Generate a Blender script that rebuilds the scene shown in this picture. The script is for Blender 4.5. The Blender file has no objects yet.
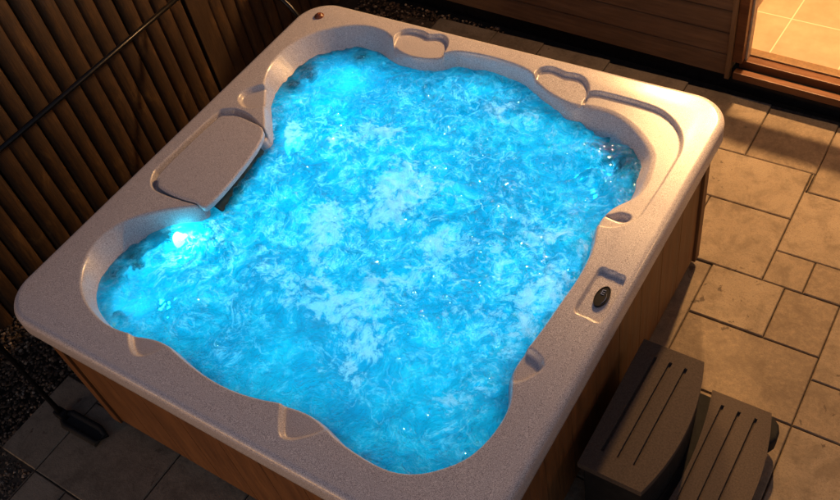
import bpy, bmesh, math, random
import numpy as np
from mathutils import Vector, Matrix, noise
random.seed(7); rng = np.random.default_rng(7)
SC = bpy.context.scene
COL = SC.collection
PI = math.pi

# ------------------------------------------------------------------ helpers
def link(o, parent=None):
    COL.objects.link(o)
    if parent is not None: o.parent = parent
    return o
def tag(o, label=None, cat=None, group=None, kind=None):
    if label: o['label'] = label
    if cat: o['category'] = cat
    if group: o['group'] = group
    if kind: o['kind'] = kind
    return o
def empty(name, loc=(0, 0, 0)):
    o = bpy.data.objects.new(name, None); o.location = loc; o.empty_display_size = .1
    return link(o)
def mesh_obj(name, verts, faces, mat=None, parent=None, smooth=False):
    me = bpy.data.meshes.new(name); me.from_pydata([tuple(v) for v in verts], [], [tuple(f) for f in faces])
    me.validate(); me.update()
    if mat: me.materials.append(mat)
    if smooth: me.shade_smooth()
    return link(bpy.data.objects.new(name, me), parent)
def bm_obj(name, bm, mat=None, parent=None, smooth=False, bevel=0, segs=2):
    me = bpy.data.meshes.new(name); bmesh.ops.recalc_face_normals(bm, faces=bm.faces)
    bm.to_mesh(me); bm.free()
    if mat: me.materials.append(mat)
    if smooth: me.shade_smooth()
    o = link(bpy.data.objects.new(name, me), parent)
    if bevel:
        m = o.modifiers.new('bevel', 'BEVEL'); m.width = bevel; m.segments = segs; m.limit_method = 'ANGLE'
        m.angle_limit = math.radians(35); m.harden_normals = False
    return o
def box(bm, x0, x1, y0, y1, z0, z1, M=None):
    vs = [Vector((x, y, z)) for z in (z0, z1) for y in (y0, y1) for x in (x0, x1)]
    if M is not None: vs = [M @ v for v in vs]
    v = [bm.verts.new(p) for p in vs]
    for f in ((0, 2, 3, 1), (4, 5, 7, 6), (0, 1, 5, 4), (2, 6, 7, 3), (0, 4, 6, 2), (1, 3, 7, 5)):
        bm.faces.new([v[i] for i in f])
def tube(bm, pts, r, n=14, cap=True):
    pts = [Vector(p) for p in pts]; rings = []
    up = Vector((0, 0, 1))
    for i, p in enumerate(pts):
        d = (pts[min(i + 1, len(pts) - 1)] - pts[max(i - 1, 0)]).normalized()
        a = d.cross(up)
        if a.length < 1e-3: a = d.cross(Vector((0, 1, 0)))
        a.normalize(); b = d.cross(a).normalized()
        if i and a.dot(pa) < 0: a = -a; b = -b
        pa = a
        rr = r[i] if isinstance(r, (list, tuple)) else r
        rings.append([bm.verts.new(p + a * rr * math.cos(t * 2 * PI / n) + b * rr * math.sin(t * 2 * PI / n)) for t in range(n)])
    for A, B in zip(rings, rings[1:]):
        for t in range(n): bm.faces.new((A[t], A[(t + 1) % n], B[(t + 1) % n], B[t]))
    if cap: bm.faces.new(rings[0]); bm.faces.new(rings[-1][::-1])
def prism(bm, poly, z0, z1):
    a = [bm.verts.new((x, y, z0)) for x, y in poly]; b = [bm.verts.new((x, y, z1)) for x, y in poly]
    n = len(poly)
    bm.faces.new(a[::-1]); bm.faces.new(b)
    for i in range(n): bm.faces.new((a[i], a[(i + 1) % n], b[(i + 1) % n], b[i]))
def lathe(bm, prof, M, n=20):
    rings = [[bm.verts.new(M @ Vector((r * math.cos(2 * PI * t / n), r * math.sin(2 * PI * t / n), z))) for t in range(n)] for r, z in prof]
    for A, B in zip(rings, rings[1:]):
        for t in range(n): bm.faces.new((A[t], A[(t + 1) % n], B[(t + 1) % n], B[t]))
    bm.faces.new(rings[-1][::-1]); bm.faces.new(rings[0])
def smooth_poly(P, k=5):
    n = len(P); P = np.array(P, float); out = []
    for i in range(n):
        a, b, c, d = P[i - 1], P[i], P[(i + 1) % n], P[(i + 2) % n]
        for j in range(k):
            t = j / k
            out.append(.5 * ((2 * b) + (-a + c) * t + (2 * a - 5 * b + 4 * c - d) * t * t + (-a + 3 * b - 3 * c + d) * t ** 3))
    return np.array(out)
def relax(P, n=2):
    for _ in range(n): P = .25 * np.roll(P, 1, 0) + .5 * P + .25 * np.roll(P, -1, 0)
    return P
def sdf(P, X):
    """signed distance of points X (n,2) to closed polygon P, positive inside"""
    lo, hi = P.min(0) - .02, P.max(0) + .02
    sel = ((X > lo) & (X < hi)).all(1)
    if len(X) > 500 and sel.mean() < .9:
        out = np.full(len(X), -1.)
        if sel.any(): out[sel] = sdf(P, X[sel])
        return out
    res = np.empty(len(X))
    A = P; B = np.roll(P, -1, 0); E = B - A; L = (E ** 2).sum(1) + 1e-12
    for s in range(0, len(X), 20000):
        x = X[s:s + 20000]
        d = x[:, None, :] - A[None]
        t = np.clip((d * E[None]).sum(2) / L, 0, 1)
        q = d - t[..., None] * E[None]
        dist = np.sqrt((q ** 2).sum(2).min(1))
        yy = x[:, 1:2]; c = (A[None, :, 1] > yy) != (B[None, :, 1] > yy)
        xi = A[None, :, 0] + (yy - A[None, :, 1]) * E[None, :, 0] / np.where(np.abs(E[None, :, 1]) < 1e-12, 1e-12, E[None, :, 1])
        ins = (np.sum(c & (x[:, 0:1] < xi), 1) % 2) == 1
        res[s:s + 20000] = np.where(ins, dist, -dist)
    return res
def sm(t): t = np.clip(t, 0, 1); return t * t * (3 - 2 * t)
def np_mesh(name, V, F, mat, parent=None):
    me = bpy.data.meshes.new(name)
    me.vertices.add(len(V)); me.vertices.foreach_set('co', np.asarray(V, np.float32).ravel())
    me.loops.add(F.size); me.loops.foreach_set('vertex_index', F.astype(np.int32).ravel())
    me.polygons.add(len(F)); me.polygons.foreach_set('loop_start', np.arange(0, F.size, F.shape[1], dtype=np.int32))
    me.update(calc_edges=True); me.validate()
    me.materials.append(mat); me.shade_smooth()
    return link(bpy.data.objects.new(name, me), parent)

# ------------------------------------------------------------------ materials
class NT:
    def __init__(s, name):
        s.m = bpy.data.materials.new(name); s.m.use_nodes = True; s.t = s.m.node_tree; s.n = s.t.nodes
        s.b = s.n['Principled BSDF']; s.out = s.n['Material Output']
        s.co = s.n.new('ShaderNodeTexCoord')
    def new(s, typ, **kw):
        x = s.n.new(typ)
        for k, v in kw.items(): setattr(x, k, v)
        return x
    def l(s, a, b): s.t.links.new(a, b)
    def noise(s, scale, detail=3, rough=.5, coord='Object', dist=0, typ=None, vec=None, stretch=None):
        x = s.new('ShaderNodeTexNoise')
        if typ: x.noise_type = typ
        x.inputs['Scale'].default_value = scale; x.inputs['Detail'].default_value = detail
        x.inputs['Roughness'].default_value = rough; x.inputs['Distortion'].default_value = dist
        src = vec if vec is not None else s.co.outputs[coord]
        if stretch:
            mp = s.new('ShaderNodeMapping'); mp.inputs['Scale'].default_value = stretch; s.l(src, mp.inputs['Vector']); src = mp.outputs[0]
        s.l(src, x.inputs['Vector']); return x.outputs['Fac']
    def ramp(s, fac, stops, interp='LINEAR'):
        r = s.new('ShaderNodeValToRGB'); r.color_ramp.interpolation = interp
        el = r.color_ramp.elements
        while len(el) < len(stops): el.new(.5)
        for e, (p, c) in zip(el, stops):
            e.position = p; e.color = (c[0], c[1], c[2], 1) if isinstance(c, (tuple, list)) else (c, c, c, 1)
        s.l(fac, r.inputs['Fac']); return r.outputs['Color']
    def mix(s, fac, a, b, mode='MIX'):
        x = s.new('ShaderNodeMix', data_type='RGBA', blend_type=mode)
        for i, v in ((0, fac), (6, a), (7, b)):
            if hasattr(v, 'links'): s.l(v, x.inputs[i])
            elif i == 0: x.inputs[0].default_value = v
            else: x.inputs[i].default_value = (*v, 1)
        return x.outputs[2]
    def math(s, op, a, b=0, clamp=False):
        x = s.new('ShaderNodeMath', operation=op); x.use_clamp = clamp
        for i, v in ((0, a), (1, b)):
            if hasattr(v, 'links'): s.l(v, x.inputs[i])
            else: x.inputs[i].default_value = v
        return x.outputs[0]
    def bump(s, h, strength, dist, normal=None):
        x = s.new('ShaderNodeBump'); x.inputs['Strength'].default_value = strength; x.inputs['Distance'].default_value = dist
        s.l(h, x.inputs['Height'])
        if normal is not None: s.l(normal, x.inputs['Normal'])
        return x.outputs[0]
    def fin(s, color=None, rough=None, normal=None, **kw):
        for key, v in (('Base Color', color), ('Roughness', rough), ('Normal', normal)):
            if v is None: continue
            if hasattr(v, 'links'): s.l(v, s.b.inputs[key])
            elif key == 'Base Color': s.b.inputs[key].default_value = (*v, 1)
            else: s.b.inputs[key].default_value = v
        for k, v in kw.items(): s.b.inputs[k.replace('_', ' ')].default_value = v
        return s.m

def mat_acrylic():
    t = NT('speckled_acrylic')
    a = t.noise(420, 2, .6); b = t.noise(260, 2, .6, dist=.4)
    big = t.noise(5, 3, .6)
    c = t.ramp(a, [(.36, (.16, .145, .16)), (.45, (.45, .42, .44)), (.56, (.57, .53, .545)), (.66, (.82, .78, .78))])
    c = t.mix(t.ramp(b, [(.58, 0), (.66, .55)]), c, (.20, .135, .115))
    c = t.mix(t.ramp(big, [(.35, 0), (.7, .22)]), c, (.46, .41, .43), 'MIX')
    r = t.ramp(t.noise(9, 4, .6), [(.3, .28), (.7, .42)])
    return t.fin(c, r, t.bump(a, .12, .0008, t.bump(t.noise(14, 3), .05, .01)), Coat_Weight=.35, Coat_Roughness=.20)
def mat_wood(name, c0, c1, stretch, rough=.6, scale=14, bump=.25, board=None, seam=(.01, .006, .004)):
    t = NT(name)
    g = t.noise(scale, 6, .65, stretch=stretch, dist=.6); f = t.noise(scale * 5, 4, .7, stretch=stretch)
    c = t.ramp(g, [(.3, c0), (.7, c1)])
    c = t.mix(t.ramp(f, [(.35, .5), (.6, 0)]), c, tuple(v * .45 for v in c0))
    c = t.mix(t.ramp(t.noise(2.3, 3), [(.35, .0), (.75, .45)]), c, tuple(v * .55 for v in c0))
    return t.fin(c, t.ramp(f, [(.3, rough - .1), (.7, rough + .12)]), t.bump(f, bump, .003))
def mat_paver():
    t = NT('sandstone_paver')
    at = t.new('ShaderNodeAttribute', attribute_name='tone')
    n1 = t.noise(3.2, 5, .65); n2 = t.noise(38, 5, .7); n3 = t.noise(170, 3, .7)
    base = t.ramp(at.outputs['Fac'], [(0, (.185, .132, .085)), (.5, (.25, .188, .126)), (1, (.32, .25, .175))])
    c = t.mix(t.ramp(n1, [(.35, 0), (.72, .55)]), base, (.13, .094, .06))
    c = t.mix(t.ramp(n2, [(.42, .0), (.66, .75)]), c, (.30, .23, .155))
    n4 = t.noise(7, 6, .75, dist=.4); c = t.mix(t.ramp(n4, [(.46, 0), (.64, .55)]), c, (.095, .066, .043))
    c = t.mix(t.ramp(n3, [(.3, .6), (.48, 0)]), c, (.10, .073, .05))
    sp = t.noise(19, 4, .6, dist=.5); zone = t.noise(1.9, 2)
    spots = t.math('MULTIPLY', t.ramp(sp, [(.62, 0), (.66, 1)]), t.ramp(zone, [(.50, 0), (.58, .75)]))
    c = t.mix(spots, c, (.055, .036, .024))
    return t.fin(c, t.ramp(n2, [(.3, .7), (.7, .9)]), t.bump(n3, .3, .002, t.bump(n2, .35, .006)))
def mat_plain(name, col, rough=.5, var=.3, scale=30, bump=.1, **kw):
    t = NT(name); n = t.noise(scale, 4, .6)
    c = t.ramp(n, [(.3, tuple(v * (1 - var) for v in col)), (.7, tuple(min(1, v * (1 + var)) for v in col))])
    return t.fin(c, rough, t.bump(n, bump, .002), **kw)
def mat_emit(name, col, s):
    t = NT(name); e = t.new('ShaderNodeEmission'); e.inputs[0].default_value = (*col, 1); e.inputs[1].default_value = s
    t.l(e.outputs[0], t.out.inputs[0]); return t.m

M_SHELL = mat_acrylic()
M_CAB = mat_wood('cedar_cabinet', (.13, .050, .015), (.25, .103, .030), (1, 1, .06), .5)
M_POST = mat_wood('cedar_post', (.13, .05, .015), (.23, .092, .026), (1, 1, .05), .5)
M_BLACK = mat_plain('black_plastic', (.012, .012, .013), .7, Specular_IOR_Level=.15)
M_MATT = mat_plain('matt_black', (.008, .008, .008), .9)
M_DARKMETAL = mat_plain('dark_metal', (.018, .017, .018), .28, .2, Metallic=.7)
M_PAVER = mat_paver()
M_GROUT = mat_plain('dark_grout', (.07, .050, .032), .9, .5, 60, .4)
M_SOIL = mat_plain('dark_soil', (.03, .02, .013), .95, .5, 40, .5)
M_CLAD = mat_wood('wall_cladding', (.16, .088, .040), (.28, .16, .075), (.08, 1, 1), .62, 12)
M_FRAME = mat_wood('door_timber', (.13, .045, .016), (.24, .09, .03), (.08, 1, 1), .4)
M_TRIM = mat_wood('corner_trim', (.22, .12, .05), (.34, .2, .085), (1, 1, .06), .5)
def mat_fence(name, c0, c1):
    t = NT(name); tone = t.new('ShaderNodeAttribute', attribute_name='tone').outputs['Fac']
    g = t.noise(22, 6, .7, stretch=(1, 1, .07), dist=1.0); f = t.noise(75, 5, .75, stretch=(1, 1, .12)); k = t.noise(7, 5, .7, stretch=(1, 1, .45), dist=.6)
    c = t.ramp(g, [(.32, c0), (.68, c1)])
    c = t.mix(t.ramp(f, [(.34, .75), (.58, 0)]), c, tuple(v * .3 for v in c0))
    c = t.mix(t.ramp(k, [(.42, .75), (.62, 0)]), c, tuple(v * .5 for v in c0))
    c = t.mix(t.ramp(tone, [(0, .55), (1, 0)]), c, tuple(v * .55 for v in c0))
    c = t.mix(t.ramp(k, [(.60, 0), (.75, .6)]), c, (.15, .085, .03))
    return t.fin(c, .68, t.bump(f, .6, .003, t.bump(g, .5, .006)))
M_FENCE = mat_fence('fence_wood', (.044, .018, .005), (.125, .057, .015))
M_STEP = mat_plain('taupe_step_plastic', (.085, .066, .054), .85, .22, 160, .5, Specular_IOR_Level=.10)
M_PILLOW = mat_acrylic(); M_PILLOW.name = 'pillow_acrylic'
M_JET = mat_plain('jet_plastic', (.012, .018, .025), .3, .3, 50)
M_CHROME = mat_plain('brushed_chrome', (.55, .55, .55), .22, .1, Metallic=1)

# ------------------------------------------------------------------ measured outlines (metres)
BASIN = [(-0.660,0.160),(-0.802,0.313),(-0.915,0.467),(-0.948,0.585),(-0.931,0.718),(-0.871,0.832),(-0.751,0.921),(-0.655,0.952),(-0.554,0.947),(-0.486,0.912),(-0.436,0.869),(-0.368,0.848),(-0.292,0.855),(-0.225,0.878),(-0.190,0.915),(-0.141,0.938),(-0.053,0.948),(0.027,0.951),(0.109,0.945),(0.172,0.936),(0.229,0.915),(0.283,0.878),(0.355,0.845),(0.425,0.829),(0.484,0.829),(0.530,0.844),(0.617,0.848),(0.713,0.818),(0.799,0.760),(0.867,0.695),(0.896,0.641),(0.915,0.541),(0.910,0.467),(0.888,0.414),(0.850,0.368),(0.832,0.310),(0.834,0.243),(0.861,0.168),(0.873,0.094),(0.878,-0.010),(0.870,-0.116),(0.866,-0.226),(0.858,-0.309),(0.848,-0.374),(0.852,-0.422),(0.875,-0.464),(0.901,-0.519),(0.910,-0.581),(0.906,-0.656),(0.888,-0.729),(0.856,-0.788),(0.791,-0.855),(0.743,-0.884),(0.685,-0.904),(0.617,-0.907),(0.541,-0.902),(0.467,-0.891),(0.416,-0.873),(0.355,-0.857),(0.297,-0.858),(0.252,-0.864),(0.193,-0.882),(0.125,-0.899),(0.003,-0.914),(-0.148,-0.901),(-0.266,-0.877),(-0.327,-0.865),(-0.393,-0.876),(-0.450,-0.896),(-0.504,-0.908),(-0.600,-0.905),(-0.696,-0.879),(-0.788,-0.832),(-0.860,-0.759),(-0.903,-0.685),(-0.916,-0.594),(-0.892,-0.502),(-0.828,-0.426),(-0.751,-0.363),(-0.671,-0.310),(-0.640,-0.285),(-0.69,-0.25),(-.705,-.08),(-0.705,0.09),(-.672,.125)]
SHELF = [(0.493,0.900),(0.590,0.911),(0.737,0.908),(0.814,0.892),(0.879,0.850),(0.932,0.787),(0.958,0.710),(0.960,0.646),(0.960,0.540),(0.957,0.462),(0.954,0.392),(0.948,0.336),(0.917,0.282),(0.842,0.243),(.70,.30),(.60,.70),(.50,.80)]
REC = [
 ([(-0.488,0.926),(-0.481,0.975),(-0.442,1.000),(-0.385,1.004),(-0.340,0.990),(-0.300,1.010),(-0.257,1.004),(-0.219,0.959),(-0.205,0.898),(-0.215,0.848),(-0.36,0.78),(-.46,.86)], .022, .007),
 ([(0.237,0.911),(0.243,0.960),(0.278,0.982),(0.319,0.978),(0.358,0.968),(0.397,0.978),(0.441,0.965),(0.477,0.928),(0.500,0.873),(0.49,0.80),(0.298,0.80)], .021, .007),
 ([(-0.480,-0.855),(-0.470,-0.890),(-0.405,-0.945),(-0.355,-0.958),(-0.319,-0.931),(-0.275,-0.864),(-0.295,-0.82),(-.4,-.80)], .022, .022),
 ([(0.225,-0.85),(0.235,-0.880),(0.277,-0.940),(0.307,-0.967),(0.342,-0.963),(0.380,-0.935),(0.429,-0.879),(0.435,-0.83),(0.3,-0.79)], .022, .022),
 ([(0.84,-0.318),(0.905,-0.330),(0.935,-0.361),(0.925,-0.405),(0.884,-0.460),(0.847,-0.46),(0.79,-0.384)], .022, .022),
 ([(-0.83,0.247),(-0.899,0.262),(-0.935,0.307),(-0.926,0.360),(-0.881,0.407),(-0.836,0.415),(-0.74,0.33)], .022, .022),
 ([(0.845,0.325),(0.870,0.350),(0.915,0.352),(0.925,0.325),(0.90,0.300),(.86,.30),(.80,.31)], .02, .02),
 ([(-0.947,-0.263),(-0.965,-0.225),(-0.968,-0.185),(-0.957,0.159),(-0.935,0.203),(-0.887,0.227),(-0.801,0.223),(-0.690,0.180),(-0.632,0.158),(-0.55,0.098),(-0.52,-0.27),(-0.622,-0.295),(-0.717,-0.309),(-0.855,-0.315),(-0.913,-0.298)], .034, .012),
 ([(0.914,-0.132),(0.916,0.080),(1.022,0.076),(1.020,-0.138)], .016, .007),
]
PILLOW = [(-0.899,-0.265),(-0.925,-0.223),(-0.919,0.125),(-0.890,0.168),(-0.840,0.186),(-0.769,0.183),(-0.636,0.130),(-0.592,-0.274),(-0.654,-0.292),(-0.746,-0.302),(-0.839,-0.298),(-0.880,-0.286)]
ZR, ZW = .93, .857
Pb = relax(smooth_poly(BASIN, 4), 6)
Pshelf = relax(smooth_poly(SHELF, 4), 3)

def rounded_rect(hx, hy, r, n):
    """n points evenly spaced along a rounded rectangle"""
    pts = []
    for cx, cy, a0 in ((hx - r, hy - r, 0), (-hx + r, hy - r, 90), (-hx + r, -hy + r, 180), (hx - r, -hy + r, 270)):
        for k in range(25):
            a = math.radians(a0 + k * 90 / 24); pts.append((cx + r * math.cos(a), cy + r * math.sin(a)))
    P = np.array(pts); Q = np.vstack([P, P[:1]]); L = np.r_[0, np.cumsum(np.sqrt((np.diff(Q, axis=0) ** 2).sum(1)))]
    t = np.linspace(0, L[-1], n, endpoint=False)
    return np.c_[np.interp(t, L, Q[:, 0]), np.interp(t, L, Q[:, 1])]

def height(X):
    d = sdf(Pb, X)
    e = 1.05 - np.maximum(np.abs(X[:, 0]), np.abs(X[:, 1]))          # distance to outer edge
    z = np.full(len(X), ZR) + .004 * sm(e / .12)
    fade = 1 - sm(d / .03)
    ds = sdf(Pshelf, X)
    z -= .017 * sm(ds / .010) * fade
    for P, dep, w in REC:
        Q = relax(smooth_poly(P, 5), 3) if len(P) > 4 else relax(smooth_poly(P, 8), 6)
        if len(P) == 4: Q = relax(np.array([np.array(P[i]) * (1 - t) + np.array(P[(i + 1) % 4]) * t for i in range(4) for t in np.linspace(0, 1, 12, endpoint=False)]), 3)
        z -= dep * sm(sdf(Q, X) / w) * fade
    ax, ay = np.abs(X[:, 0]), np.abs(X[:, 1])
    lobe = sm((np.minimum(ax, ay) - .35) / .25)
    near = 1 - sm((-X[:, 1] - .6 + .5 * (X[:, 0] + .9)) / .35)
    ins = .016 + .052 * lobe * near
    # basin: lip fillet, wall to the water, wall to the seat, footwell
    f = np.clip(d, 0, None)
    fil = np.where(f < .012, f * f / .024, f - .006)
    drop = fil * .075 / ins
    deep = np.clip(f - ins * 1.6, 0, None)
    drop = np.where(f > ins * 1.6, (ins * 1.6 - .006) * .075 / ins + .42 * sm(deep / .13) , drop)
    drop += .32 * sm((f - .40) / .10)
    # ribbing moulded in the seat backs, only in the lobes
    z2 = z - np.where(d > 0, drop, 0)
    return z2

# ------------------------------------------------------------------ hot tub
tub = empty('hot_tub')
tag(tub, 'square hot tub with speckled stone coloured rim, brown wooden cabinet and bubbling blue water', 'hot tub')
NA = 1500
rad = np.r_[np.linspace(0, .50, 150), np.linspace(.50, 1, 46)[1:-1]]
O = rounded_rect(1.022, 1.017, .135, NA)
V = []; 
XY = (O[None] * (1 - rad[:, None, None])).reshape(-1, 2)
Z = height(XY)
# outer lip: rings going out and down from the first loop
N0 = np.zeros_like(O); T = np.roll(O, -1, 0) - np.roll(O, 1, 0); N0[:, 0] = T[:, 1]; N0[:, 1] = -T[:, 0]; N0 /= np.linalg.norm(N0, axis=1)[:, None]
lip = [(-.012, .838), (.026, .838), (.0285, .842), (.029, .86), (.028, .89)] + [(.028 * math.cos(a), .902 + .028 * math.sin(a)) for a in np.linspace(.1, PI / 2 - .15, 8)]
LV = np.vstack([np.c_[O + N0 * r, np.full(NA, z)] for r, z in lip])
Vall = np.vstack([LV, np.c_[XY, Z], [[0, 0, float(height(np.array([[0., 0.]]))[0])]]])
nr = len(lip) + len(rad); i = np.arange(NA); j = (i + 1) % NA
F = np.vstack([np.c_[k * NA + i, k * NA + j, (k + 1) * NA + j, (k + 1) * NA + i] for k in range(nr - 1)])
cen = len(Vall) - 1
Fc = np.c_[(nr - 1) * NA + i, (nr - 1) * NA + j, np.full(NA, cen), np.full(NA, cen)]
shell = np_mesh('shell', Vall, F, M_SHELL, tub)
# centre cap (tiny, deep under the water)
cap = bmesh.new(); prism(cap, [(.06 * math.cos(a), .06 * math.sin(a)) for a in np.linspace(0, 2 * PI, 24, endpoint=False)], Vall[-1][2] - .012, Vall[-1][2] + .004)
bm_obj('drain_cover', cap, M_JET, tub)

# cabinet: four sides of vertical boards, corner posts, plinth
def board_wall(L, n, depth=.006, gap=.0022):
    bm = bmesh.new(); w = L / n
    for k in range(n):
        x0 = -L / 2 + k * w; box(bm, x0 + gap / 2, x0 + w - gap / 2, -.02, 0, .07, .836)
    box(bm, -L / 2, L / 2, -.034, -.0205, .07, .836)
    return bm
for k, ang in enumerate((0, 90, 180, 270)):
    bm = board_wall(1.83, 9)
    M = Matrix.Rotation(math.radians(ang), 4, 'Z') @ Matrix.Translation((0, .985, 0))
    bmesh.ops.transform(bm, matrix=M, verts=bm.verts)
    o = bm_obj('side_panel', bm, M_CAB, tub, bevel=.0012)
for sx in (-1, 1):
    for sy in (-1, 1):
        bm = bmesh.new()
        P = [(sx * x, sy * y) for x, y in ((.998, .918), (.998, .965), (.991, .984), (.978, .994), (.960, .996), (.918, .996), (.918, .976), (.976, .976), (.976, .918))]
        if sx * sy < 0: P = P[::-1]
        prism(bm, P, .05, .836); bm_obj('corner_post', bm, M_POST, tub, bevel=.003)
bm = bmesh.new(); box(bm, -.955, .955, -.955, .955, .002, .068); bm_obj('plinth', bm, M_BLACK, tub)

# head pillow
Pp = relax(smooth_poly(PILLOW, 5), 2); bm = bmesh.new()
prism(bm, [tuple(q) for q in Pp], .908, .940)
bmesh.ops.subdivide_edges(bm, edges=[], cuts=1)
o = bm_obj('head_pillow', bm, M_PILLOW, tub, bevel=.009, segs=4)
tag(o, 'flat grey head pillow clipped over the rim')
# dark plate coloured as the shaded, blue-lit opening under the pillow
M_OPENING = mat_plain('opening_shade', (.03, .065, .085), .8, Specular_IOR_Level=.1)
bm = bmesh.new()
for (x0, x1, z0, z1, y0, y1) in ((-.690, -.583, .900, .842, -.238, .112),):
    a_ = [bm.verts.new(q) for q in ((x0, y0, z0), (x1 + .012, y0, z1), (x1 - .045, y1, z1), (x0, y1, z0), (x0, y0, z0 - .012), (x1 + .012, y0, z1 - .012), (x1 - .045, y1, z1 - .012), (x0, y1, z0 - .012))]
    for f in ((0, 1, 2, 3), (7, 6, 5, 4), (0, 4, 5, 1), (1, 5, 6, 2), (2, 6, 7, 3), (3, 7, 4, 0)): bm.faces.new([a_[k] for k in f])
bm_obj('opening_plate', bm, M_OPENING, tub, bevel=.003)

# badge with emblem
def oval(cx, cy, a, b, rot, n=40): return [(cx + a * math.cos(t) * math.cos(rot) - b * math.sin(t) * math.sin(rot), cy + a * math.cos(t) * math.sin(rot) + b * math.sin(t) * math.cos(rot)) for t in np.linspace(0, 2 * PI, n, endpoint=False)]
bm = bmesh.new(); prism(bm, oval(.975, -.030, .045, .0225, PI / 2 - .05), .919, .9245)
badge = bm_obj('badge', bm, M_BLACK, tub, bevel=.0015)
bm = bmesh.new()
O1 = oval(.975, -.030, .0455, .023, PI / 2 - .05, 48); O2 = oval(.975, -.030, .0425, .0205, PI / 2 - .05, 48)
a = [bm.verts.new((x, y, .9262)) for x, y in O1]; b = [bm.verts.new((x, y, .9262)) for x, y in O2]
c = [bm.verts.new((x, y, .919)) for x, y in O1]
for k in range(48):
    bm.faces.new((a[k], a[(k + 1) % 48], b[(k + 1) % 48], b[k])); bm.faces.new((a[k], c[k], c[(k + 1) % 48], a[(k + 1) % 48]))
bm_obj('badge_ring', bm, M_DARKMETAL, badge)
bm = bmesh.new()
# curved silver swoosh and three short strokes
sw = [(.985 - .010 * math.cos(t * PI), -.060 + .055 * t) for t in np.linspace(0, 1, 12)]
tube(bm, [(.984 + .006 * math.sin(t * PI), -.062 + .050 * t, .9262) for t in np.linspace(0, 1, 10)], [.0006 + .0012 * math.sin(t * PI) for t in np.linspace(0, 1, 10)], 8)
for q in range(3): box(bm, .9665, .9785, -.024 + q * .009, -.0205 + q * .009, .9245, .9262)
box(bm, .966, .9685, -.024, -.0025, .9245, .9264)
bm_obj('emblem', bm, M_CHROME, badge)

# knob on the rim
bm = bmesh.new(); lathe(bm, [(.024, 0), (.025, .004), (.022, .008), (.016, .009), (.015, .014), (.010, .017), (.0, .018)], Matrix.Translation((-.928, .922, .932)), 28)
bmesh.ops.remove_doubles(bm, verts=bm.verts, dist=1e-5)
o = bm_obj('air_knob', bm, mat_plain('copper_knob', (.16, .05, .02), .25, .5, 90), tub, smooth=True)
bm = bmesh.new(); box(bm, -.934, -.922, -.0, .0, 0, 0); bm.free()

# jets on the basin walls (ring, bowl and nozzle)
def wall_frame(x, y, z):
    """frame on the shell facing the basin centre, at about (x,y)"""
    n = Vector((-x, -y, 0)).normalized(); n = (n * .85 + Vector((0, 0, .5))).normalized()
    q = Vector((0, 0, 1)).rotation_difference(n)
    return Matrix.Translation((x, y, z)) @ q.to_matrix().to_4x4()
JETS = [(-.90,.70,.78),(-.78,.60,.74),(-.69,.90,.78),(-.86,.56,.78),(-.82,-.60,.78),(-.60,.68,.66),(-.56,.62,.64),(-.805,-.69,.78),(-.57,-.755,.76),(-.66,-.82,.80),
        (.80,.69,.78),(.72,.76,.78),(.05,.87,.76),(.16,.865,.77),(.0,.80,.70),(.80,-.68,.75),(.66,-.82,.75),(.10,-.84,.75),(.80,.10,.75),(.80,-.10,.75),(-.72,-.62,.66)]
JET_AT = []
for (x, y, z) in JETS:
    for _ in range(60):
        z = float(height(np.array([[x, y]]))[0]) + .004
        if z < .80: break
        x *= .995; y *= .995
    M = wall_frame(x, y, z); JET_AT.append((x, y))
    bm = bmesh.new(); lathe(bm, [(.043, -.012), (.043, .004), (.036, .009), (.026, .006), (.021, -.002), (.011, -.002), (.010, .010), (.006, .011)], M, 22)
    bm_obj('jet', bm, M_JET, tub, smooth=True)

# underwater lamps: the first is real, the rest are added fill
M_LED = mat_emit('lamp_lens', (.7, .97, 1), 60)
M_LED2 = mat_emit('fill_lens', (0, .7, 1), 6)
def point(name, loc, e, col, r, parent=None, typ='POINT', **kw):
    l = bpy.data.lights.new(name, typ); l.energy = e; l.color = col
    if typ == 'AREA':
        for k, v in kw.items(): setattr(l, k, v)
    else: l.shadow_soft_size = r
    o = bpy.data.objects.new(name, l); o.location = loc; link(o, parent); return o
CYAN = (.10, .72, 1.06)
M = wall_frame(-.700, -.420, .800)
bm = bmesh.new(); lathe(bm, [(.046, -.02), (.046, .004), (.042, .008), (.036, .006), (.034, .004)], M, 28); uw = bm_obj('underwater_light', bm, M_CHROME, tub, smooth=True)
bm = bmesh.new(); lathe(bm, [(.040, .004), (.040, .010), (.026, .020), (.0, .024)], M, 28); bmesh.ops.remove_doubles(bm, verts=bm.verts, dist=1e-5); bm_obj('lens', bm, M_LED, uw, smooth=True)
point('underwater_lamp', M @ Vector((0, 0, .035)), 3.0, (.25, .80, 1.0), .02, tub)
M = wall_frame(-.66, .265, .70)  # second lamp and fixture added to brighten the foam by the pillow
bm = bmesh.new(); lathe(bm, [(.030, -.02), (.030, .004), (.026, .008), (.022, .004)], M, 24); uw = bm_obj('underwater_light', bm, M_CHROME, tub, smooth=True)
point('underwater_lamp', M @ Vector((0, 0, .022)), 2.0, (.25, .80, 1.0), .03, tub)
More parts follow.
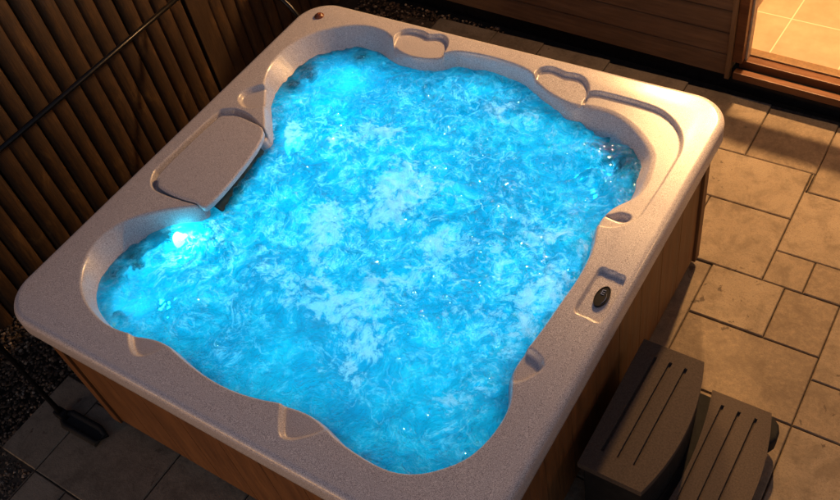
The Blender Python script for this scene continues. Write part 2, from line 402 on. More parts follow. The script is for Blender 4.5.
for (x, y, e, sz) in ((-.20, .20, 21, .6), (.22, -.2, 17, .6), (-.60, .58, 4.5, .4), (-.62, -.58, 3.5, .4), (.58, .56, 3.6, .5), (.62, -.60, 2.4, .3), (0, .68, 6, .4), (0, -.66, 3.2, .4), (.64, 0, 6, .4), (-.45, 0, 5, .4)):  # added fill: downward discs and small glowing fixtures that brighten the water
    z = float(height(np.array([[x, y]]))[0])
    bm = bmesh.new(); lathe(bm, [(.02, -.005), (.02, .006), (.016, .009)], Matrix.Translation((x, y, z)), 16); bm_obj('fill_fixture', bm, M_LED2, tub)
    point('water_fill', (x, y, .80), e, CYAN, 0, tub, 'AREA', shape='DISK', size=sz)

for (x, y) in ((-.66, -.62), (-.66, .64), (.62, .64)):  # omni fill added to brighten the basin walls in the lobes
    point('lobe_fill', (x, y, .56), 3.4, CYAN, .02, tub)

# ------------------------------------------------------------------ water
def mat_water():
    t = NT('aerated_water'); n = t.n; n.remove(t.b)
    churn = t.new('ShaderNodeAttribute', attribute_name='churn').outputs['Fac']
    foam_a = t.new('ShaderNodeAttribute', attribute_name='foam').outputs['Fac']
    # warped coordinates, so streaks curl
    w = t.new('ShaderNodeTexNoise'); w.inputs['Scale'].default_value = 5; w.inputs['Detail'].default_value = 3; t.l(t.co.outputs['Object'], w.inputs['Vector'])
    v1 = t.new('ShaderNodeVectorMath', operation='SUBTRACT'); t.l(w.outputs['Color'], v1.inputs[0]); v1.inputs[1].default_value = (.5, .5, .5)
    v2 = t.new('ShaderNodeVectorMath', operation='SCALE'); t.l(v1.outputs[0], v2.inputs[0]); v2.inputs['Scale'].default_value = .15
    v3 = t.new('ShaderNodeVectorMath', operation='ADD'); t.l(t.co.outputs['Object'], v3.inputs[0]); t.l(v2.outputs[0], v3.inputs[1])
    P = v3.outputs[0]
    cloud = t.noise(3.6, 5, .62, vec=P, dist=.5)
    fine = t.noise(85, 5, .75, vec=P, dist=.5)
    mid_ = t.noise(14, 6, .68, vec=P, dist=.5)
    bub = t.noise(230, 3, .7)
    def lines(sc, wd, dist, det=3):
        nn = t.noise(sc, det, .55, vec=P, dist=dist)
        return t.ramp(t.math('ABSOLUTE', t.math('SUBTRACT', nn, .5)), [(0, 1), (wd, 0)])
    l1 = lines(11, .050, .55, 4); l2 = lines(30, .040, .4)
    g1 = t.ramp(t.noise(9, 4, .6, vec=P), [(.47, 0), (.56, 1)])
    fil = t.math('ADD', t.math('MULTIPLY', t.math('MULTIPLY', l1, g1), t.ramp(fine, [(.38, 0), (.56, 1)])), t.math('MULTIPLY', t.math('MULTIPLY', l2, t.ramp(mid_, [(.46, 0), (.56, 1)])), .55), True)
    caustic_lines = t.math('MULTIPLY', fil, t.math('ADD', t.math('MULTIPLY', churn, .60), .18), True)  # bright caustic lines painted into the water colour
    soft = t.math('MULTIPLY', t.ramp(mid_, [(.46, 0), (.60, 1)]), t.math('MULTIPLY', churn, t.ramp(cloud, [(.42, 0), (.60, .75)])))
    m3 = t.noise(30, 5, .7, vec=P, dist=.3)
    fsum = t.math('ADD', foam_a, t.math('ADD', t.math('ADD', t.math('MULTIPLY', t.math('SUBTRACT', mid_, .5), 2.2), t.math('MULTIPLY', t.math('SUBTRACT', m3, .5), 2.6)), t.math('MULTIPLY', t.math('SUBTRACT', t.mix(.35, fine, bub), .5), 1.3)))
    foam = t.math('MULTIPLY', t.ramp(fsum, [(.38, 0), (1.0, .9)]), t.math('GREATER_THAN', foam_a, .02), True)
    deep = (.0, .27, .40); mid = (.0, .50, .60)
    body = t.mix(t.ramp(t.mix(.35, cloud, mid_), [(.38, 0), (.60, 1)]), deep, mid)
    body = t.mix(t.math('MULTIPLY', t.ramp(fine, [(.50, 0), (.68, 1)]), churn), body, (.0, .17, .27))
    body = t.mix(soft, body, (.16, .72, .72))
    body = t.mix(caustic_lines, body, (.95, 1, 1))
    body = t.mix(foam, body, (.80, .93, .95))
    b1 = t.bump(fine, .30, .010); b1 = t.bump(mid_, .85, .07, b1); b1 = t.bump(l1, .35, .012, b1); b2 = t.bump(mid_, .04, .02)
    tr = t.new('ShaderNodeBsdfTranslucent'); t.l(body, tr.inputs[0]); t.l(b1, tr.inputs['Normal'])
    df = t.new('ShaderNodeBsdfDiffuse'); t.l(t.mix(.6, body, (.0, .02, .03)), df.inputs[0]); t.l(b1, df.inputs['Normal'])
    foamd = t.new('ShaderNodeBsdfDiffuse'); foamd.inputs[0].default_value = (.85, .85, .88, 1)
    mx = t.new('ShaderNodeMixShader'); mx.inputs[0].default_value = .25; t.l(tr.outputs[0], mx.inputs[1]); t.l(df.outputs[0], mx.inputs[2])
    mf = t.new('ShaderNodeMixShader'); t.l(t.math('MULTIPLY', foam, .33), mf.inputs[0]); t.l(mx.outputs[0], mf.inputs[1]); t.l(foamd.outputs[0], mf.inputs[2])
    rf = t.new('ShaderNodeBsdfRefraction'); rf.inputs['Color'].default_value = (.05, .50, .60, 1); rf.inputs['IOR'].default_value = 1.33; rf.inputs['Roughness'].default_value = .02
    t.l(b2, rf.inputs['Normal'])
    clear = t.new('ShaderNodeAttribute', attribute_name='clear').outputs['Fac']
    turb = t.math('SUBTRACT', .93, t.math('MULTIPLY', clear, .66), True)
    ms = t.new('ShaderNodeMixShader'); t.l(turb, ms.inputs[0]); t.l(rf.outputs[0], ms.inputs[1]); t.l(mf.outputs[0], ms.inputs[2])
    gl = t.new('ShaderNodeBsdfGlossy'); gl.inputs['Roughness'].default_value = .05; t.l(b1, gl.inputs['Normal'])
    fr = t.new('ShaderNodeFresnel'); fr.inputs['IOR'].default_value = 1.5; t.l(b1, fr.inputs['Normal'])
    mg = t.new('ShaderNodeMixShader'); t.l(t.math('MULTIPLY', fr.outputs[0], 1.0), mg.inputs[0]); t.l(ms.outputs[0], mg.inputs[1]); t.l(gl.outputs[0], mg.inputs[2])
    t.l(mg.outputs[0], t.out.inputs[0]); return t.m
st = .0055; g = np.arange(-.97, .975, st); nx = len(g)
GX, GY = np.meshgrid(g, g); X = np.c_[GX.ravel(), GY.ravel()]
d = sdf(Pb, X)
def fn(p, s, oct=3, off=0.):
    return noise.fractal(Vector((p[0] * s + off, p[1] * s, off * 1.7)), .9, 2.1, oct)
keep = d > -.004
calmC = np.exp(-(((X[:, 0] + .72) ** 2 + (X[:, 1] + .72) ** 2) / .10)) + np.exp(-(((X[:, 0] + .62) ** 2 + (X[:, 1] - .74) ** 2) / .09)) + .8 * np.exp(-(((X[:, 0] - .1) ** 2 + (X[:, 1] + .72) ** 2) / .12)) + .6 * np.exp(-(((X[:, 0] - .62) ** 2 + (X[:, 1] + .66) ** 2) / .14))
edge = sm((d - .01) / .16)
wv = np.zeros(len(X)); fo = np.zeros(len(X)); wf = np.zeros(len(X)); rp = np.zeros(len(X))
for k in np.nonzero(keep)[0]:
    p = X[k]
    wx = p[0] + .06 * fn(p, 4, 2, 3.1); wy = p[1] + .06 * fn(p, 4, 2, 8.3)
    wv[k] = fn((wx, wy), 9, 4, 1.3); wf[k] = noise.hetero_terrain(Vector((wx * 26, wy * 26, 2.)), .8, 2., 3, .3)
    rp[k] = fn((wx, wy), 15, 2, 4.4); fo[k] = fn((wx, wy), 3.6, 5, 5.7)
def blob(x, y, r): return np.exp(-((X[:, 0] - x) ** 2 + (X[:, 1] - y) ** 2) / (r * r))
calm = np.clip(1 - .85 * calmC, .10, 1)
led = blob(-.70, -.42, .09)
calm *= 1 - .98 * led
clear = np.zeros(len(X))
for (x, y) in JET_AT: clear = np.maximum(clear, blob(x, y, .050) * (1 if min(abs(x), abs(y)) > .45 else .4) * (y > -.3 or x < -.5))
clear = np.clip(np.maximum(clear * 1.1, blob(-.70, -.42, .075)) + .12 * blob(-.75, -.68, .25) + .12 * blob(-.75, .72, .25), 0, 1)
calm = np.clip(calm + .8 * blob(-.66, -.45, .16) * (1 - led) + .5 * blob(-.66, .20, .2), 0, 1)  # churn raised round the lamp, so more painted caustic lines show there
churn = np.clip((.25 + .75 * edge) * calm, 0, 1)
rippB = np.exp(-(((X[:, 0] - .62) ** 2 + (X[:, 1] - .60) ** 2) / .07))
churn = np.clip(churn * (1 - .55 * rippB), 0, 1)
z = ZW + churn * (.016 * wv + .0048 * (wf - wf[keep].mean()) + .009 * (1 - 2.2 * np.abs(rp))) + .003 * wv * (1 - led) + rippB * (.012 * wv + .034 * rp)
# foam patches: fractal mask, more of it over the middle and to the right of it
zone = .65 * np.exp(-(((X[:, 0] + .05) ** 2 + (X[:, 1] - .12) ** 2) / .35)) + .35 * np.exp(-(((X[:, 0] - .42) ** 2 + (X[:, 1] + .25) ** 2) / .16))
foam = sm((fo * .80 + zone - .34) / .85) * sm((d - .03) / .12)
# milky reflection of the lit wall by the right side, painted as foam
wall_reflection = np.exp(-(((X[:, 0] - .76) ** 2 / .012 + (X[:, 1] + .10) ** 2 / .06)))
foam = np.clip(np.maximum(foam, .8 * wall_reflection) + .8 * blob(-.62, .24, .10) * (fo > -.2), 0, 1)
z += .004 * foam
idx = -np.ones(len(X), int); idx[keep] = np.arange(keep.sum())
I = idx.reshape(nx, nx); q = np.stack([I[:-1, :-1], I[:-1, 1:], I[1:, 1:], I[1:, :-1]], -1).reshape(-1, 4); q = q[(q >= 0).all(1)]
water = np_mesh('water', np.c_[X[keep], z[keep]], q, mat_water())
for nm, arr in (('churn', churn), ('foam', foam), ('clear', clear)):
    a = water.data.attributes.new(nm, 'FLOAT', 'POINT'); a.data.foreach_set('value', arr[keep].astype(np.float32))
tag(water, 'churning turquoise water with white foam, lit from inside the tub', 'water', kind='structure')

# ------------------------------------------------------------------ paving
paved = []
def tile(x0, x1, y0, y1): paved.append((x0, x1, y0, y1))
# measured stones
for r in [(.90,1.287,.985,1.388),(.66,1.287,1.388,1.72),(.49,.955,1.72,2.14),(.955,1.305,1.72,2.11),(1.305,1.70,1.59,2.09),(1.287,1.665,1.18,1.59),
          (1.287,1.465,.985,1.18),(1.465,1.625,.985,1.18),(1.06,1.390,.688,.985),(1.390,1.625,.688,.985),(1.06,1.625,.33,.688),
          (1.625,1.95,.57,.985),(1.625,2.05,.33,.57),(1.625,2.02,-.06,.33),(1.625,1.82,-.46,-.06),(1.82,2.22,-.46,-.06),
          (.012,.49,1.77,2.16),(-.42,.012,1.77,2.18),(-.748,-.42,1.77,2.19),(-1.17,-.748,1.77,2.195),
          (-1.17,-.77,1.36,1.77),(-.77,-.2,1.36,1.77),(-.2,.2,1.36,1.77),(.2,.66,1.388,1.77),
          (-1.405,-1.16,-1.35,-.915),(-1.16,-.60,-1.35,-.96),(-.60,-.20,-1.35,-.96),(-1.16,-.95,-1.56,-1.35),(-.95,-.35,-1.75,-1.35),(-.35,-.20,-1.75,-1.35),
          (1.10,1.625,-.06,.33),(1.06,1.42,-.46,-.06),(1.42,1.625,-.46,-.06)]:
    tile(*r)
# the rest of the terrace: an occupancy grid of 1 cm cells, filled with stones of mixed size
CX0, CY0, CS = -1.17, -5.0, .01
occ = np.zeros((707, 617), bool)
def cells(x0, x1, y0, y1): return (slice(max(0, round((y0 - CY0) / CS)), max(0, round((y1 - CY0) / CS))), slice(max(0, round((x0 - CX0) / CS)), max(0, round((x1 - CX0) / CS))))
for q in paved: occ[cells(*q)] = True
occ[cells(-.92, .90, -.92, .92)] = True
for j in range(occ.shape[0]):
    while True:
        fr = np.nonzero(~occ[j])[0]
        if not len(fr): break
        i = fr[0]; wmax = random.choice((20, 40, 40, 60)); hmax = random.choice((20, 20, 40, 40, 60)); w_ = 0
        while i + w_ < occ.shape[1] and not occ[j, i + w_] and w_ < wmax + 9: w_ += 1
        if w_ > wmax and not (i + w_ == occ.shape[1] or occ[j, i + w_]): w_ = wmax
        h_ = 1
        while j + h_ < occ.shape[0] and h_ < hmax and not occ[j + h_, i:i + w_].any(): h_ += 1
        # do not leave a thin strip above
        k_ = 0
        while j + h_ + k_ < occ.shape[0] and k_ < 10 and not occ[j + h_ + k_, i:i + w_].any(): k_ += 1
        if k_ < 10: h_ += k_
        occ[j:j + h_, i:i + w_] = True
        tile(CX0 + i * CS, CX0 + (i + w_) * CS, CY0 + j * CS, CY0 + (j + h_) * CS)
bm = bmesh.new(); tl = bm.faces.layers.float.new('tone')
def paver(x0, x1, y0, y1, tone, dz):
    g = .0023; x0 += g + random.uniform(0, .002); x1 -= g; y0 += g; y1 -= g + random.uniform(0, .002); b = .004
    top = [(x0 + b, y0 + b), (x1 - b, y0 + b), (x1 - b, y1 - b), (x0 + b, y1 - b)]; bot = [(x0, y0), (x1, y0), (x1, y1), (x0, y1)]
    tv = [bm.verts.new((x, y, dz)) for x, y in top]; mv = [bm.verts.new((x, y, dz - b)) for x, y in bot]; bv = [bm.verts.new((x, y, -.03)) for x, y in bot]
    fs = [bm.faces.new(tv)]
    for k in range(4):
        fs.append(bm.faces.new((mv[k], mv[(k + 1) % 4], tv[(k + 1) % 4], tv[k]))); fs.append(bm.faces.new((bv[k], bv[(k + 1) % 4], mv[(k + 1) % 4], mv[k])))
    for f in fs: f[tl] = tone
for r in paved: paver(*r, random.random(), random.uniform(-.0025, .0025))
pav = bm_obj('paving', bm, M_PAVER); tag(pav, 'brown sandstone paving laid in mixed rectangles around the hot tub', 'paving', kind='structure')
mesh_obj('pavement_bed', [(-1.40, -5.2, -.012), (5, -5.2, -.012), (5, 2.12, -.012), (-1.40, 2.15, -.012)], [(0, 1, 2, 3)], M_GROUT); bpy.data.objects['pavement_bed']['kind'] = 'structure'
mesh_obj('ground', [(-30, -30, -.05), (30, -30, -.05), (30, 30, -.05), (-30, 30, -.05)], [(0, 1, 2, 3)], M_SOIL); bpy.data.objects['ground']['kind'] = 'structure'

# gravel
def mat_gravel():
    t = NT('gravel_stones'); ri = t.new('ShaderNodeAttribute', attribute_name='tone')
    c = t.ramp(ri.outputs['Fac'], [(0, (.035, .022, .013)), (.5, (.11, .065, .035)), (.85, (.24, .15, .085)), (1, (.5, .38, .26))])
    return t.fin(c, .55)
ico = bmesh.new(); bmesh.ops.create_icosphere(ico, subdivisions=1, radius=1); ico.verts.ensure_lookup_table()
iv = np.array([v.co[:] for v in ico.verts]); fi = np.array([[v.index for v in f.verts] for f in ico.faces]); ico.free()
pts = []
def scatter(n, x0, x1, y0, y1):
    for _ in range(n): pts.append((random.uniform(x0, x1), random.uniform(y0, y1)))
scatter(5200, -2.0, -1.405, -1.9, -.3); scatter(1500, -1.405, -1.06, -.91, -.3); scatter(2200, -1.8, -1.165, 1.2, 2.25); scatter(1600, -2.0, -1.1, -.3, 1.2); scatter(1500, -1.405, -1.165, -1.9, -1.36); scatter(60, -1.165, -.7, 2.2, 2.24)
VV = []; FF = []; tones = []
for k, (x, y) in enumerate(pts):
    s = random.uniform(.004, .0095); S = iv * np.array([s * random.uniform(.8, 1.5), s * random.uniform(.8, 1.3), s * random.uniform(.5, .9)]) * (1 + .25 * rng.standard_normal((len(iv), 1)).clip(-1, 1))
    a = random.uniform(0, 6.3); R_ = np.array([[math.cos(a), -math.sin(a), 0], [math.sin(a), math.cos(a), 0], [0, 0, 1]])
    VV.append(S @ R_.T + [x, y, -.022 + random.uniform(0, .014)]); FF.append(fi + k * len(iv)); tones += [random.random() ** 1.6] * len(fi)
gr = np_mesh('gravel', np.vstack(VV), np.vstack(FF), mat_gravel()); gr.data.shade_flat()
a = gr.data.attributes.new('tone', 'FLOAT', 'FACE'); a.data.foreach_set('value', np.array(tones, np.float32))
tag(gr, 'loose brown gravel strip between the fence and the paving', 'gravel', kind='stuff')

# ------------------------------------------------------------------ fence (half round upright slats)
fence = empty('fence', (-1.98, 0, 0)); tag(fence, 'dark wooden fence of half round upright slats behind the hot tub', 'fence')
def slats(y0, y1, pitch, name='slat_panel'):
    vs = []; fs = []; tn = []; y = y0
    while y < y1:
        r = pitch * .5 + random.uniform(-.002, .002); top = 2.0 + random.uniform(-.02, .02); dx = random.uniform(-.006, .006); lean = random.uniform(-.006, .006)
        n = 9; zs = np.linspace(-.02, top, 12); base = len(vs)
        for z_ in zs:
            wob = .002 * noise.noise(Vector((y * 9, z_ * 3, 1)))
            for k in range(n):
                a_ = -PI / 2 + PI * k / (n - 1)
                vs.append((dx + wob + .030 * math.cos(a_), y + lean * z_ + wob + r * math.sin(a_), z_))
        for a_ in range(len(zs) - 1):
            for k in range(n - 1): q0 = base + a_ * n + k; fs.append((q0, q0 + 1, q0 + n + 1, q0 + n))
        fs.append(tuple(base + (len(zs) - 1) * n + k for k in range(n)))
        tn += [random.random()] * (n * len(zs))
        y += pitch
    o = mesh_obj(name, vs, fs, M_FENCE, fence, True)
    a = o.data.attributes.new('tone', 'FLOAT', 'POINT'); a.data.foreach_set('value', np.array(tn, np.float32))
    return o
slats(-2.6, 1.0, .0975); slats(1.16, 3.2, .0975)
bm = bmesh.new(); box(bm, -.03, .022, .968, 1.112, -.05, 2.05); bm_obj('post', bm, M_FENCE, fence, bevel=.004)
bm = bmesh.new(); box(bm, -.05, -.031, -2.6, 3.2, -.05, 1.95); bm_obj('backing_board', bm, M_SOIL, fence)

# ------------------------------------------------------------------ cover lifter
cl = empty('cover_lifter', (-1.24, -1.09, 0)); tag(cl, 'black tubular cover lifter frame standing on the fence side of the hot tub', 'cover lifter')
def rel(p): return (p[0] + 1.24, p[1] + 1.09, p[2])
for y in (-1.09, 1.09):
    bm = bmesh.new(); tube(bm, [rel((-1.24, y, .02)), rel((-1.24, y, .70)), rel((-1.255, y, .745)), rel((-1.29, y, .79)), rel((-1.58, y, 1.06))], .014)
    bm_obj('arm', bm, M_DARKMETAL, cl, smooth=True)
    bm = bmesh.new(); box(bm, .04, .262, y + 1.09 - .026, y + 1.09 + .026, .006, .024); bm_obj('foot_pad', bm, M_MATT, cl, bevel=.004)
    bm = bmesh.new()
    tube(bm, [rel((a_, b_, .022)) for a_, b_ in [(-1.25, y + .035 * -s * -1 * .0), (-1.20, y + .03), (-1.02, y + .035), (-.965, y + .02), (-.975, y - .03), (-1.19, y - .035), (-1.25, y)]], .015)
    bm_obj('foot_loop', bm, M_MATT, cl, smooth=True)
    bm = bmesh.new(); box(bm, *[v for v in (-.03, .03)], (y + 1.09) - .022, (y + 1.09) + .022, .005, .055); bm_obj('socket', bm, M_BLACK, cl, bevel=.006)
bm = bmesh.new(); tube(bm, [rel((-1.58, -1.10, 1.06)), rel((-1.58, 0, 1.06)), rel((-1.58, 1.10, 1.06))], .0125); bm_obj('crossbar', bm, M_DARKMETAL, cl, smooth=True)

# ------------------------------------------------------------------ steps
steps = empty('step_unit', (1.06, -.10, 0)); tag(steps, 'two tread grey plastic step unit with black sides beside the hot tub', 'steps')
def curved(x0, x1, y0, y1, bulge, n=16):
    c = [(x0, y0), ]
    fr = [(x1 + bulge * (1 - (2 * t - 1) ** 2), y0 + (y1 - y0) * t) for t in np.linspace(0, 1, n)]
    return [(x0, y0)] + fr + [(x0, y1)]
def curved2(x0, x1, y0, y1, b0, b1, n=16):
    fr = [(x1 + b1 * (1 - (2 * t - 1) ** 2), y0 + (y1 - y0) * t) for t in np.linspace(0, 1, n)]
    bk = [(x0 + b0 * (1 - (2 * t - 1) ** 2), y0 + (y1 - y0) * t) for t in np.linspace(1, 0, n)]
    return fr + bk
def tread(poly, zt, slots, th=.032):
    bm = bmesh.new(); prism(bm, [(x - 1.06, y + .10) for x, y in poly], zt - th, zt)
    bmesh.ops.recalc_face_normals(bm, faces=bm.faces)
    o = bm_obj('tread', bm, M_STEP, steps)
    cb = bmesh.new()
    for (x0, y0, x1, y1) in slots:
        dvec = Vector((x1 - x0, y1 - y0)); nrm = Vector((-dvec.y, dvec.x)).normalized() * .0058
        prism(cb, [(x0 - 1.06 - nrm.x, y0 + .1 - nrm.y), (x1 - 1.06 - nrm.x, y1 + .1 - nrm.y), (x1 - 1.06 + nrm.x, y1 + .1 + nrm.y), (x0 - 1.06 + nrm.x, y0 + .1 + nrm.y)], zt - .012, zt + .02)
    bmesh.ops.recalc_face_normals(cb, faces=cb.faces)
    cm = bpy.data.meshes.new('cutter'); cb.to_mesh(cm); cb.free(); co = bpy.data.objects.new('cutter', cm); COL.objects.link(co); co.parent = steps
    bpy.context.view_layer.update()
    md = o.modifiers.new('b', 'BOOLEAN'); md.object = co; md.operation = 'DIFFERENCE'; md.solver = 'EXACT'
    dg = bpy.context.evaluated_depsgraph_get(); me = bpy.data.meshes.new_from_object(o.evaluated_get(dg))
    o.modifiers.clear(); o.data = me; bpy.data.objects.remove(co)
    m = o.modifiers.new('bevel', 'BEVEL'); m.width = .0035; m.segments = 3; m.limit_method = 'ANGLE'; m.angle_limit = math.radians(50)
    bm2 = bmesh.new(); 
    return o
zu, zl = .42, .20
UP = curved(1.045, 1.283, -.392, .195, .048)
tread(UP, zu, [(1.102 + .061 * k, -.31, 1.117 + .059 * k, .138) for k in range(3)])
LO = curved2(1.322, 1.552, -.432, .228, .035, .050)
tread(LO, zl, [(1.374 + .064 * k, -.36, 1.381 + .064 * k, .180) for k in range(3)])
def hull(poly, z0, z1, name, ins=.012):
    c = np.mean(poly, 0); Q = [(x - 1.06 + (c[0] - x) * ins * 6, y + .10 + (c[1] - y) * ins * 3) for x, y in poly]
    bm = bmesh.new(); prism(bm, Q, z0, z1); return bm_obj(name, bm, M_BLACK, steps, bevel=.006)
hull(UP, .005, zu - .034, 'upper_body'); hull(curved2(1.22, 1.56, -.432, .228, .03, .05), .004, zl - .034, 'lower_body')
bm = bmesh.new(); prism(bm, [(.48, .35), (.505, .345), (.528, .325), (.540, .295), (.540, .26), (.528, .235), (.50, .22), (.48, .218)], .06, .15); bm_obj('grab_handle', bm, M_BLACK, steps, bevel=.012, segs=3)

# ------------------------------------------------------------------ house wall, doorway and room
TH = -.047
HM = Matrix.Translation((0, 2.203, 0)) @ Matrix.Rotation(TH, 4, 'Z')
wall = empty('house_wall'); wall.matrix_world = HM; tag(wall, 'house wall clad in brown horizontal timber boards above a dark gap', 'wall')
def cladding(u0, u1, z0, z1, pitch=.135):
    bm = bmesh.new(); z_ = z0
    while z_ < z1:
        zt = min(z_ + pitch, z1)
        # board with its lower edge thicker, lapping the one below
        pr = [(-.014, z_ + .006), (-.012, zt - .004), (-.003, zt - .001), (.012, zt - .001), (.012, z_), (-.003, z_)]
        a_ = [bm.verts.new((u0, v, w)) for v, w in pr]; b_ = [bm.verts.new((u1, v, w)) for v, w in pr]
        bm.faces.new(a_); bm.faces.new(b_[::-1])
        for k in range(6): bm.faces.new((a_[k], b_[k], b_[(k + 1) % 6], a_[(k + 1) % 6]))
        z_ += pitch
    return bm
bm_obj('cladding', cladding(-4, .686, .10, 1.38), M_CLAD, wall)
bm_obj('cladding', cladding(-4, -1.75, 1.382, 2.75), M_CLAD, wall); bm_obj('cladding', cladding(.58, .686, 1.382, 2.75), M_CLAD, wall); bm_obj('cladding', cladding(-1.748, .578, 2.18, 2.75), M_CLAD, wall)
bm_obj('cladding', cladding(2.66, 6, .10, 2.75), M_CLAD, wall)
bm_obj('cladding', cladding(.70, 2.66, 2.20, 2.75), M_CLAD, wall)
bm = bmesh.new(); box(bm, -4, 6, .06, .10, -.05, .115); bm_obj('plinth', bm, M_BLACK, wall)
bm = bmesh.new(); box(bm, .687, .712, -.034, .03, .095, 2.2); bm_obj('corner_trim', bm, M_TRIM, wall, bevel=.002)
bm = bmesh.new(); box(bm, -4, .70, .014, .115, .116, 1.38); box(bm, -4, -1.75, .014, .115, 1.3801, 2.75); box(bm, .58, .70, .014, .115, 1.3801, 2.75); box(bm, -1.7499, .5799, .014, .115, 2.18, 2.75); box(bm, 2.66, 6, .014, .115, .116, 2.75); box(bm, .70, 2.66, .014, .115, 2.2, 2.75); bm_obj('inner_wall', bm, mat_plain('plaster', (.5, .42, .32), .8), wall)
bm = bmesh.new(); box(bm, -4.2, 6.2, -.10, 4.2, 2.76, 2.86); bm_obj('roof', bm, M_CLAD, wall)

win = bmesh.new()
box(win, -1.745, .575, -.03, .11, 1.384, 1.42); box(win, -1.745, .575, -.02, .11, 2.14, 2.176); box(win, -1.745, -1.70, -.02, .11, 1.421, 2.139); box(win, .555, .575, -.02, .11, 1.421, 2.139)
bm_obj('window_frame', win, M_FRAME, wall, bevel=.003)
door = empty('doorway'); door.matrix_world = HM; tag(door, 'open doorway with dark timber frame and a raised double timber sill', 'doorway')
bm = bmesh.new(); box(bm, .7135, .765, -.02, .118, .205, 2.15); bm_obj('jamb', bm, M_FRAME, door, bevel=.003)
bm = bmesh.new(); box(bm, 2.60, 2.655, -.02, .118, .205, 2.15); bm_obj('jamb', bm, M_FRAME, door, bevel=.003)
bm = bmesh.new(); box(bm, .7135, 2.655, -.02, .118, 2.151, 2.198); bm_obj('head_rail', bm, M_FRAME, door, bevel=.003)
bm = bmesh.new(); box(bm, .735, 2.655, -.045, -.004, .115, .160); bm_obj('sill', bm, M_FRAME, door, bevel=.004)
bm = bmesh.new(); box(bm, .74, 2.655, .020, .072, .115, .196); bm_obj('sill', bm, M_FRAME, door, bevel=.004)
bm = bmesh.new(); box(bm, .7135, 2.655, -.004, .118, .06, .150); bm_obj('sill_base', bm, M_BLACK, door)
bm = bmesh.new(); box(bm, .7135, 2.655, .076, .13, .151, .203); bm_obj('threshold', bm, M_TRIM, door, bevel=.003)
bm = bmesh.new(); box(bm, .7655, .775, .03, .08, .197, 2.15); bm_obj('seal_strip', bm, mat_plain('pale_seal', (.5, .42, .3), .5), door)
bm = bmesh.new(); box(bm, .775, 2.60, .035, .075, .74, .96); bm_obj('shadow_rail', bm, M_FRAME, door, bevel=.004)  # unseen rail added to cast a dark band on the paving

def mat_room():
    t = NT('room_tiles'); br = t.new('ShaderNodeTexBrick'); br.offset = 0; br.squash = 1
    mp = t.new('ShaderNodeMapping'); mp.inputs['Location'].default_value = (-.849 + .35 * 4, -2.65 + .39 * 3 + 2.203 - .0, 0); t.l(t.co.outputs['Object'], mp.inputs[0]); t.l(mp.outputs[0], br.inputs['Vector'])
    br.inputs['Scale'].default_value = 1; br.inputs['Brick Width'].default_value = .352; br.inputs['Row Height'].default_value = .39; br.inputs['Mortar Size'].default_value = .0035; br.inputs['Mortar Smooth'].default_value = .1
    n = t.noise(9, 5, .6)
    c = t.ramp(n, [(.3, (.40, .27, .17)), (.7, (.50, .35, .23))])
    br.inputs['Mortar'].default_value = (.72, .58, .42, 1); t.l(c, br.inputs['Color1']); t.l(c, br.inputs['Color2'])
    return t.fin(br.outputs['Color'], .45, t.bump(n, .1, .002))
rf = mesh_obj('room_floor', [(-4, .10, .20), (6, .10, .20), (6, 4.0, .20), (-4, 4.0, .20)], [(0, 1, 2, 3)], mat_room()); rf.matrix_world = HM; tag(rf, 'terracotta floor tiles with pale grout inside the lit room', 'floor', kind='structure')
bm = bmesh.new(); box(bm, -4, 6, 4.0, 4.1, 0, 2.76); box(bm, .60, .66, .116, 4.0, .2, 2.76); box(bm, 4, 4.1, .116, 4.0, .2, 2.76)  # middle box: partition added to keep the window lamp's light from the doorway
rw = bm_obj('room_wall', bm, bpy.data.materials['plaster']); rw.matrix_world = HM; tag(rw, 'pale plastered inner walls of the room behind the doorway', 'wall', kind='structure')

WARM = (1, .565, .23)
def ceiling_light(x, y, z, e, label):
    cd = empty('ceiling_light', (x, y, z)); tag(cd, label, 'ceiling light', 'warm ceiling lights indoors')
    bm = bmesh.new(); lathe(bm, [(.10, .055), (.10, .02), (.09, .01), (.085, .012)], Matrix.Identity(4), 28); bm_obj('housing', bm, M_CHROME, cd, smooth=True)
    bm = bmesh.new(); tube(bm, [(0, 0, .05), (0, 0, 2.755 - z)], .008); bm_obj('rod', bm, M_CHROME, cd, smooth=True)
    bm = bmesh.new(); lathe(bm, [(.084, .012), (.07, -.008), (.0, -.016)], Matrix.Identity(4), 28); bmesh.ops.remove_doubles(bm, verts=bm.verts, dist=1e-5); bm_obj('lens', bm, M_WLENS, cd, smooth=True)
    point('ceiling_lamp', (0, 0, -.05), e, WARM, .05, cd)
M_WLENS = mat_emit('warm_lens', WARM, 8)
ceiling_light(.80, 2.85, 2.50, 520, 'warm round ceiling light inside the room by the doorway')
ceiling_light(.10, 3.05, 2.34, 370, 'warm round ceiling light in the room behind the window')
M_BULB = mat_emit('warm_bulb', WARM, 30)
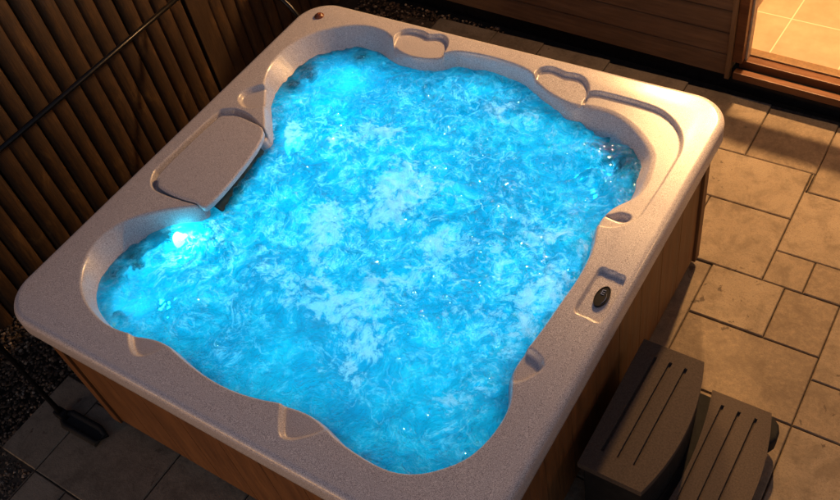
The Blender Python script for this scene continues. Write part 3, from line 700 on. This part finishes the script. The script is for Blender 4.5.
def fill_lamp(x, y, z, e, label):  # unseen lamps added as outdoor fill
    wl = empty('fill_lamp', (x, y, z)); tag(wl, label, 'wall lamp', 'added fill lamps on the house wall')
    bm = bmesh.new(); box(bm, -.05, .05, .06, .10, -.08, .08); bm_obj('backplate', bm, M_BLACK, wl, bevel=.006)
    bm = bmesh.new(); tube(bm, [(0, .06, .07), (0, .0, .085)], .012); lathe(bm, [(.075, .05), (.05, .085), (.012, .09)], Matrix.Identity(4), 24); bm_obj('shade', bm, M_BLACK, wl, smooth=True)
    bm = bmesh.new(); bmesh.ops.create_icosphere(bm, subdivisions=3, radius=.028); bm_obj('bulb', bm, M_BULB, wl, smooth=True)
    point('fill_bulb', (0, 0, -.035), e, WARM, .03, wl)
fill_lamp(.635, 2.06, 2.2, 44, 'added warm fill lamp on the timber cladding between the window and the doorway')
fill_lamp(3.0, 1.94, 2.18, 34, 'added warm fill lamp on the timber cladding past the far side of the doorway')

# ------------------------------------------------------------------ world
w = bpy.data.worlds.new('World'); SC.world = w; w.use_nodes = True
nt = w.node_tree; bg = nt.nodes['Background']; sky = nt.nodes.new('ShaderNodeTexSky'); sky.sky_type = 'NISHITA'; sky.sun_disc = False
sky.sun_elevation = math.radians(6.5); sky.sun_rotation = math.radians(200)
tint = nt.nodes.new('ShaderNodeMix'); tint.data_type = 'RGBA'; tint.blend_type = 'MULTIPLY'; tint.inputs[0].default_value = 1
tint.inputs[7].default_value = (.98, .86, .98, 1); nt.links.new(sky.outputs[0], tint.inputs[6]); nt.links.new(tint.outputs[2], bg.inputs[0]); bg.inputs[1].default_value = .135

# ------------------------------------------------------------------ camera
R = Matrix(((0.836461, 0.5251492, -0.1566888), (0.3197087, -0.699825, -0.6387733), (-0.445106, 0.4842141, -0.7532711)))
cam = bpy.data.cameras.new('camera'); cam.lens = 885.6134 / 840 * 36; cam.sensor_width = 36; cam.clip_start = .05; cam.clip_end = 200
co = bpy.data.objects.new('camera', cam); COL.objects.link(co)
Rb = Matrix((R[0], -R[1], -R[2])).transposed()
co.matrix_world = Matrix.Translation((1.73355, -1.673797, 3.348405)) @ Rb.to_4x4()
SC.camera = co
SC.view_settings.view_transform = 'Standard'; SC.view_settings.look = 'None'; SC.view_settings.gamma = 1; SC.view_settings.use_curve_mapping = False
SC.view_settings.exposure = 0
SC.cycles.max_bounces = 8; SC.cycles.sample_clamp_indirect = 4; SC.cycles.caustics_refractive = True; SC.cycles.caustics_reflective = False
